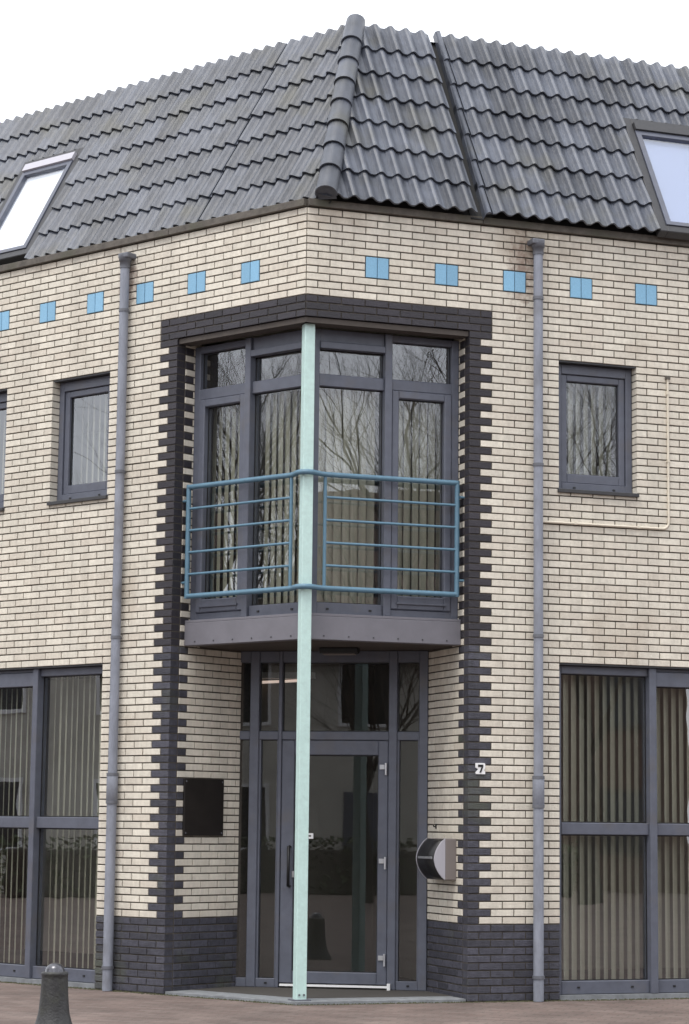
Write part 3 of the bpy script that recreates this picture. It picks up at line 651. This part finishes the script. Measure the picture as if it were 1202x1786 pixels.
# skylights
def skylight(sd_, refl):
    fr = FR if sd_ == 'R' else FL; s0, s1, l0, l1 = SKY[sd_]
    base = rp(sd_, (s0 + s1) / 2, l0); rot = (TH, 0, fr.a); w = (s1 - s0) / 2; h = l1 - l0
    mb = MB()
    def fbx(m_, x0, x1, yy0, yy1, za, zb_): m_.box(x0, x1, yy0, yy1, za, zb_)
    for x0, x1, a_, b_ in [(-w, -w + .075, -.03, h), (w - .075, w, -.03, h), (-w + .075, w - .075, -.03, .045), (-w + .075, w - .075, h - .075, h)]: fbx(mb, x0, x1, a_, b_, -.02, .068)
    f = link('roof_window', mb.mesh('roof_window', M['lead']), bld, base, rot)
    md = f.modifiers.new('bevel', 'BEVEL'); md.width = .006; md.limit_method = 'ANGLE'
    mb = MB(); e = .078
    for x0, x1, a_, b_ in [(-w + e, -w + e + .05, .048, h - .17), (w - e - .05, w - e, .048, h - .17), (-w + e + .05, w - e - .05, .048, .09), (-w + e + .05, w - e - .05, h - .22, h - .17)]: fbx(mb, x0, x1, a_, b_, 0.0, .078)
    link('sash', mb.mesh('sash', M['frame']), f)
    mb = MB(); fbx(mb, -w + e, w - e, h - .168, h - .078, .0, .098); link('hood', mb.mesh('hood', M['boxl' if sd_ == 'L' else 'lead']), f)
    mb = MB(); fbx(mb, -w + e + .045, w - e - .045, .085, h - .215, .048, .054); link('pane', mb.mesh('pane', M['gsky']), f)
    mb = MB(); fbx(mb, -w + e + .04, w - e - .04, .07, h - .2, .012, .018); link('sky_reflection_sheet', mb.mesh('sky_reflection_sheet', M[refl]), f)  # added sheet under the pane, coloured to stand in for reflected sky
skylight('L', 'reflw'); skylight('R', 'reflb')

# ------------------------------------------------------------------ mint column
pc = BIS * 0.14
col = thing('steel_column', 'slender square mint green steel column carrying the corner of the building', 'column', (pc.x, pc.y, 0), AR)
obj('shaft', MB().box(-.045, .045, -.045, .045, .028, Z(80) - .004), 'mint', col, bevel=.006)
bp_ = obj('base_plate', MB().box(-.075, .075, -.07, .07, .0285, .040), 'zincd', col)
for q in (-1, 1): obj('bolt', MB().tube([(q * .02, -.046, .075), (q * .02, -.056, .075)], .009, 6), 'zincd', col)

# ------------------------------------------------------------------ balcony railing
rl = thing('balcony_railing', 'blue tubular railing bent round the mint column in front of the corner bay', 'railing')
RD = .12
def rail_path(z):
    pts = []
    s_end = 1.425; ks = .27
    pts.append(FL.w(s_end, RD, z)); pts.append(FL.w(ks, RD, z))
    n = 6; rad = Vector((pc.x, pc.y, z)) ; ro = .085
    a0 = math.atan2((-iL).y, (-iL).x); 
    p1 = FL.w(.20, RD - .012, z); pts.append(p1)
    th0 = math.atan2(-iL.y, -iL.x) - .35; th1 = math.atan2(-iR.y, -iR.x) + .35
    for k in range(n + 1):
        t = th0 + (th1 - th0) * k / n; pts.append(rad + Vector((math.cos(t), math.sin(t), 0)) * ro)
    pts.append(FR.w(.20, RD - .012, z)); pts.append(FR.w(ks, RD, z)); pts.append(FR.w(s_end, RD, z))
    return pts
ZT, ZB = 4.325, 3.372
for z in (ZT, ZB): obj('rail', MB().tube(rail_path(z), .0225, 12), 'rail', rl)
for fr in (FR, FL):
    obj('post', MB().tube([fr.w(1.425, RD, ZB - .019), fr.w(1.425, RD, ZT + .019)], .0215, 12), 'rail', rl)
    obj('post', MB().tube([fr.w(.235, RD, ZB), fr.w(.235, RD, ZT)], .015, 10), 'rail', rl)
    for k in range(1, 5):
        z = ZB + (ZT - ZB) * k / 5; obj('bar', MB().tube([fr.w(.235, RD, z), fr.w(1.425, RD, z)], .0115, 8), 'rail', rl)
    for z in (ZT - .12, ZB + .12): obj('bracket', MB().tube([fr.w(1.425, RD, z), fr.w(EDGE + .01, RD, z)], .012, 8), 'rail', rl)

# ------------------------------------------------------------------ drainpipes
def drain(fr, label):
    y = -.062; t = 2.098
    th = thing('drainpipe', label, 'drainpipe', fr.w(t, y, 0), fr.a, 'grey drainpipes on the two facades')
    obj('pipe', MB().tube([(0, 0, 1.62), (0, 0, 6.40)], .041, 18), 'zinc', th)
    obj('lower_pipe', MB().tube([(0, 0, .004), (0, 0, 1.60)], .044, 18), 'zinc', th)
    obj('socket', MB().tube([(0, 0, 1.60), (0, 0, 1.605), (0, 0, 1.83), (0, 0, 1.84)], [.044, .050, .050, .046], 18), 'zinc', th)
    obj('collar', MB().tube([(0, 0, 6.34), (0, 0, 6.40), (0, 0, 6.401), (0, 0, 6.455)], [.048, .048, .056, .056], 18), 'zincd', th)
    obj('outlet', MB().box(-.045 - (.03 if fr.g > 0 else -.0), .045 + (.03 if fr.g < 0 else 0), -.05, .10, 6.425, 6.475), 'zincd', th, bevel=.012)
    for z in (5.955, 4.50, 3.035, 1.845, 1.605, .20):
        obj('clip', MB().tube([(0, 0, z - .013), (0, 0, z + .013)], .0525 if z < 2 else .047, 18).box(-.008, .008, .03, .07, z - .01, z + .01), 'zincd', th)
drain(FR, 'grey drainpipe between the house number pillar and the ground floor window')
drain(FL, 'grey drainpipe on the plaque side between the dark pillar and the windows')

# ------------------------------------------------------------------ conduit, number, letterbox, plaque, bollard
cn = thing('cable_conduit', 'thin cream conduit running down and across below the upper window to the drainpipe', 'conduit', FR.w(3.37, 0, 4.02), AR)
path = [(0, -.014, 1.33), (0, -.014, .06)] + [(-.06 + .06 * math.cos(t), -.014, .06 - .06 * math.sin(t)) for t in (.4, .8, 1.2, 1.57)] + [(-1.22, -.014, 0)]
obj('tube', MB().tube(path, .0105, 8), 'cond', cn)
for p in [(0, 1.2), (0, .6), (-.3, 0), (-.9, 0)]: obj('clip', MB().box(p[0] - .014, p[0] + .014, -.026, .001, p[1] - .008, p[1] + .008), 'cond', cn)
obj('end_cap', MB().box(-.02, .02, -.03, .002, 1.33, 1.36), 'eave', cn)

hn = thing('house_number', 'white cut-out house number sign with a dark 7 on the pillar', 'sign', FR.w(1.59, -.004, 1.911), AR)
seven = [(-.5, .5), (.5, .5), (.5, .22), (.08, -.5), (-.24, -.5), (.18, .2), (-.5, .2)]
def plate(pts, y0, y1, sc, ox=0, oz=0):
    mb = MB(); P = [(x * sc[0] + ox, z * sc[1] + oz) for x, z in pts]; n = len(P)
    mb.v = [(x, y0, z) for x, z in P] + [(x, y1, z) for x, z in P]
    mb.f = [tuple(reversed(range(n))) if False else tuple(range(n))[::-1], tuple(n + k for k in range(n))] + [(k, (k + 1) % n, n + (k + 1) % n, n + k) for k in range(n)]; mb.sm = [False] * (n + 2)
    return mb
outl = [(-.5, .5), (.42, .5), (.5, .42), (.5, .05), (.36, -.12), (.5, -.3), (.5, -.5), (-.46, -.5), (-.5, -.36), (-.22, -.06), (-.5, .1)]
def fixn(mb, m, name, par):
    o = obj(name, mb, m, par); bm = bmesh.new(); bm.from_mesh(o.data); bmesh.ops.recalc_face_normals(bm, faces=bm.faces[:]); bm.to_mesh(o.data); bm.free(); return o
fixn(plate(outl, -.012, .003, (.085, .092)), 'white', 'backing', hn)
fixn(plate(seven, -.016, -.0125, (.046, .066)), 'black', 'numeral', hn)

lb = thing('letterbox', 'grey letterbox with rounded dark front on the brick wall beside the door', 'letterbox', GR.w(.235, 0, .985), GR.a)
# local x: -t, so depth along the wall is -x ; y < 0 stands out from the wall
LW, LH = .42, .345
obj('back_box', MB().box(-LW, 0, -.10, .0015, 0, LH), 'boxt', lb, bevel=.008)
prof = [(-.101 - .098 * math.sin(math.pi * k / 14) ** .8, LH * k / 14) for k in range(15)]
def drum(x0, x1, sc=1.0):
    mb = MB(); n = len(prof); P = [(-.101 + (y + .101) * sc, LH / 2 + (z - LH / 2) * sc) for y, z in prof]
    mb.v = [(x0, y, z) for y, z in P] + [(x1, y, z) for y, z in P]
    mb.f = [tuple(range(n)), tuple(n + k for k in reversed(range(n)))] + [(k, n + k, n + (k + 1) % n, (k + 1) % n) for k in range(n)]
    mb.sm = [False, False] + [True] * (n - 1) + [False]; return mb
fixn(drum(-LW + .012, -.0165, .97), 'black', 'front', lb)
fixn(drum(-.016, 0, 1.0), 'boxl', 'side_cheek', lb); fixn(drum(-LW, -LW + .0115, 1.0), 'boxl', 'side_cheek', lb)
obj('slot_flap', MB().box(-LW + .06, -.05, -.206, -.196, LH * .50, LH * .56), 'chrome', lb, bevel=.003)

hk = thing('wall_hook', 'small black hook on the brick wall above the letterbox', 'hook', GR.w(.685, 0, 1.43), GR.a)
obj('plate', MB().box(-.014, .014, -.005, .002, -.02, .02), 'black', hk); obj('arm', MB().tube([(0, -.005, 0), (0, -.022, -.003), (0, -.027, .008)], .006, 8), 'black', hk)

pq = thing('wall_plaque', 'blank dark bronze plaque on the brick side wall of the entrance', 'plaque', GL.w(.43, 0, 1.325), GL.a)
obj('plate', MB().box(-.247, .247, -.018, .001, 0, .49), 'plaque', pq, bevel=.004)
for x in (-.225, .225):
    for z in (.025, .465): obj('screw', MB().tube([(x, -.0215, z), (x, -.017, z)], .007, 8), 'zincd', pq)

bo = thing('bollard', 'short dark cast bollard with flared foot and shiny domed cap', 'bollard', (-1.572, -2.95, 0))
obj('post', MB().lathe([(.175, 0), (.170, .02), (.146, .05), (.122, .10), (.106, .16), (.099, .22), (.093, .30), (.089, .39), (.088, .41), (.091, .414), (.091, .428), (.082, .435), (.0, .436)], 28), 'iron', bo)
obj('cap', MB().lathe([(.068, .434)] + [(.066 * math.cos(t), .438 + .056 * math.sin(t)) for t in (0, .25, .5, .75, 1.0, 1.25, 1.45, 1.56)], 24), 'knob', bo)

# fluorescent tube glowing inside the entrance hall
ft = thing('tube_lamp', 'lit fluorescent tube under the ceiling of the entrance hall', 'lamp', FD.w(.28, .75, 2.71), FD.a)
obj('tube', MB().tube([(-.5, 0, 0), (.18, 0, .03)], .013, 10), emit_mat('tube_glow', (1, .78, .68), 0.6), ft)
obj('fitting', MB().box(-.55, .25, -.03, .03, .045, .10), 'white', ft)

# ------------------------------------------------------------------ the street behind the camera, mirrored in the glass
def bare_tree(loc, h, seed, label):
    rnd = random.Random(seed); t = thing('bare_tree', label, 'tree', loc, rnd.uniform(0, 6), 'bare trees across the street')
    trunk = MB(); crown = MB()
    def grow(p, d, ln, r, dep, mb):
        n = 3 if dep < 2 else 2; pts = [p]; rs = [r]; q = p.copy(); dd = d.copy()
        for k in range(n):
            dd = (dd + Vector((rnd.uniform(-1, 1), rnd.uniform(-1, 1), rnd.uniform(-.5, .9))) * (.10 + .05 * dep)).normalized()
            q = q + dd * ln / n; pts.append(q.copy()); rs.append(r * (1 - .38 * (k + 1) / n))
        mb.tube(pts, rs, 8 if dep < 2 else (5 if dep < 4 else 3), cap=False)
        if dep >= 7: return
        nb = rnd.choice((3, 4)) if dep < 3 else rnd.choice((2, 2, 3))
        for b in range(nb):
            a = rnd.uniform(0, 6.283); ax = dd.cross(Vector((math.cos(a), math.sin(a), .3))).normalized()
            nd = (Matrix.Rotation(rnd.uniform(.35, .85), 3, ax) @ dd).normalized(); nd.z += .12
            k = rnd.uniform(.45, 1.0); src = p.lerp(q, k) if dep else p.lerp(q, rnd.uniform(.65, 1))
            grow(src, nd.normalized(), ln * rnd.uniform(.62, .82), rs[-1] * rnd.uniform(.55, .8), dep + 1, crown)
        grow(q, dd, ln * .75, rs[-1] * .85, dep + 1, crown)
    grow(Vector((0, 0, -.1)), Vector((0, 0, 1)), h * .27, h * .015, 0, trunk)
    obj('trunk', trunk, 'bark', t); obj('crown', crown, 'bark', t)
bare_tree((-18, -1.2, 0), 12, 3, 'bare winter tree on the plaque side of the street mirrored in the corner bay')
bare_tree((-21, -5.5, 0), 13, 5, 'taller bare winter tree farther along the plaque side of the street')
bare_tree((14.5, -15, 0), 13, 8, 'bare winter tree opposite the house number facade')
bare_tree((20, -16, 0), 14, 12, 'tall bare winter tree before the red brick house opposite')
bare_tree((-6.9, -19.5, 0), 9, 21, 'small bare winter tree before the white house opposite the entrance')

def house(loc, rz, w, d, he, hr, wm, label, gable=False):
    t = thing('street_house', label, 'house', loc, rz)
    obj('wall', MB().box(-w / 2, w / 2, 0, d, 0, he), wm, t)
    r = MB()
    if gable:   # ridge runs away from the street
        r.quad([(-w / 2 - .3, -.25, he - .2), (0, -.25, hr), (0, d + .25, hr), (-w / 2 - .3, d + .25, he - .2)]); r.quad([(0, -.25, hr), (w / 2 + .3, -.25, he - .2), (w / 2 + .3, d + .25, he - .2), (0, d + .25, hr)])
        g_ = MB().quad([(-w / 2, 0, he), (w / 2, 0, he), (0, 0, hr - .15)]); g_.quad([(w / 2, d, he), (-w / 2, d, he), (0, d, hr - .15)]); obj('gable', g_, wm, t)
    else:
        r.quad([(-w / 2 - .2, -.4, he - .25), (w / 2 + .2, -.4, he - .25), (w / 2 + .2, d / 2, hr), (-w / 2 - .2, d / 2, hr)]); r.quad([(w / 2 + .2, d + .4, he - .25), (-w / 2 - .2, d + .4, he - .25), (-w / 2 - .2, d / 2, hr), (w / 2 + .2, d / 2, hr)])
    ro = obj('roof', r, 'hroof', t); md = ro.modifiers.new('solid', 'SOLIDIFY'); md.thickness = .18
    n = int(w // 2.4)
    for fl in range(int(he // 2.7)):
        for k in range(n):
            x = -w / 2 + (k + .5) * w / n; z = fl * 2.8
            if fl == 0 and k == n // 2:
                obj('door', MB().box(x - .5, x + .5, -.06, .05, 0, 2.15), 'frame', t, bevel=.01); continue
            f = obj('window', MB().box(x - .65, x - .57, -.05, .05, z + .8, z + 2.3).box(x + .57, x + .65, -.05, .05, z + .8, z + 2.3).box(x - .57, x + .57, -.05, .05, z + 2.22, z + 2.3).box(x - .57, x + .57, -.05, .05, z + .8, z + .88), 'white' if wm == 'hwhite' else 'soffit', t)
            obj('pane', MB().box(x - .57, x + .57, -.02, .02, z + .88, z + 2.22), 'hglass', f)
house((-27, -7, 0), R_(82), 8, 9, 4.6, 8.4, 'hbrick', 'gabled red brick house at the end of the plaque side street', True)
house((-29, 3.5, 0), R_(98), 11, 8, 5.6, 8.4, 'hwhite', 'white rendered house beside the gabled one on the plaque side street')
house((21, -25, 0), R_(220), 16, 8, 6.4, 9.6, 'hbrick', 'long red brick house opposite the house number facade')
house((31, -11, 0), R_(245), 12, 8, 5.6, 9.0, 'hwhite', 'white rendered house past the long brick one')
house((-10, -28, 0), R_(159), 14, 8, 5.4, 8.8, 'hwhite', 'white rendered house opposite the entrance')
house((5, -33, 0), R_(182), 13, 8, 5.8, 9.2, 'hbrick', 'red brick house next to the white one opposite the entrance')

# moss and grit caught along the foot of the walls
mo = MB(); rnd = random.Random(4)
def scatter(p, q, n, out):
    e = (q - p); nn = Vector((e.y, -e.x, 0)).normalized()
    for _ in range(n):
        t = rnd.random(); c = p + e * t + nn * (abs(rnd.gauss(0, .5)) * out); r = rnd.uniform(.004, .014); h = rnd.uniform(.003, .014); a0 = rnd.uniform(0, 6)
        pts = [(c.x + r * math.cos(a0 + k * 1.571) * rnd.uniform(.7, 1.3), c.y + r * math.sin(a0 + k * 1.571) * rnd.uniform(.7, 1.3), .0005) for k in range(4)]
        for k in range(4): mo.quad([pts[k], pts[(k + 1) % 4], (c.x, c.y, h)])
scatter(FL.w(SMAX, 0, 0), FL.w(EDGE, 0, 0), 1500, .05); scatter(FR.w(EDGE, 0, 0), FR.w(SMAX, 0, 0), 1500, .05); scatter(FL.w(EDGE, 0, 0), FR.w(0, 0, 0), 260, .03); scatter(FL.w(0, 0, 0), FR.w(EDGE, 0, 0), 260, .03)
tag(obj('moss', mo, mat('moss', (0.055, 0.055, 0.028), 0.95, noise_s=30, noise_a=0.4)), 'thin line of moss and grit along the foot of the walls', 'moss', kind='stuff')

def hedge(loc, rz, w, label):
    r = random.Random(int(w * 100)); t = thing('hedge', label, 'hedge', loc, rz, 'hedges across the street')
    mb = MB()
    for _ in range(int(w * 420)):
        c = Vector((r.uniform(-w / 2, w / 2), r.uniform(-.35, .35), r.uniform(.03, 1.15))); a = r.uniform(0, 6.28); b2 = r.uniform(-1, 1); q = r.uniform(.04, .09)
        d1 = Vector((math.cos(a), math.sin(a), b2)).normalized() * q; d2 = d1.cross(Vector((r.uniform(-1, 1), r.uniform(-1, 1), 1))).normalized() * q * .6
        mb.quad([c - d1, c + d2, c + d1, c - d2])
    obj('foliage', mb, 'leaf', t)
    obj('stems', MB().box(-w / 2 + .1, w / 2 - .1, -.2, .2, 0, .9), 'bark', t, bevel=.08)
M['leaf'] = mat('hedge_leaf', (0.045, 0.065, 0.025), 0.7, var=0.4)
hedge((-25.5, -2.5, 0), R_(90), 9, 'clipped green hedge before the gabled brick house')
hedge((-8.0, -24.8, 0), R_(159), 7, 'clipped green hedge before the white house opposite the entrance')
hedge((18.2, -21.5, 0), R_(220), 10, 'long clipped green hedge before the long brick house')
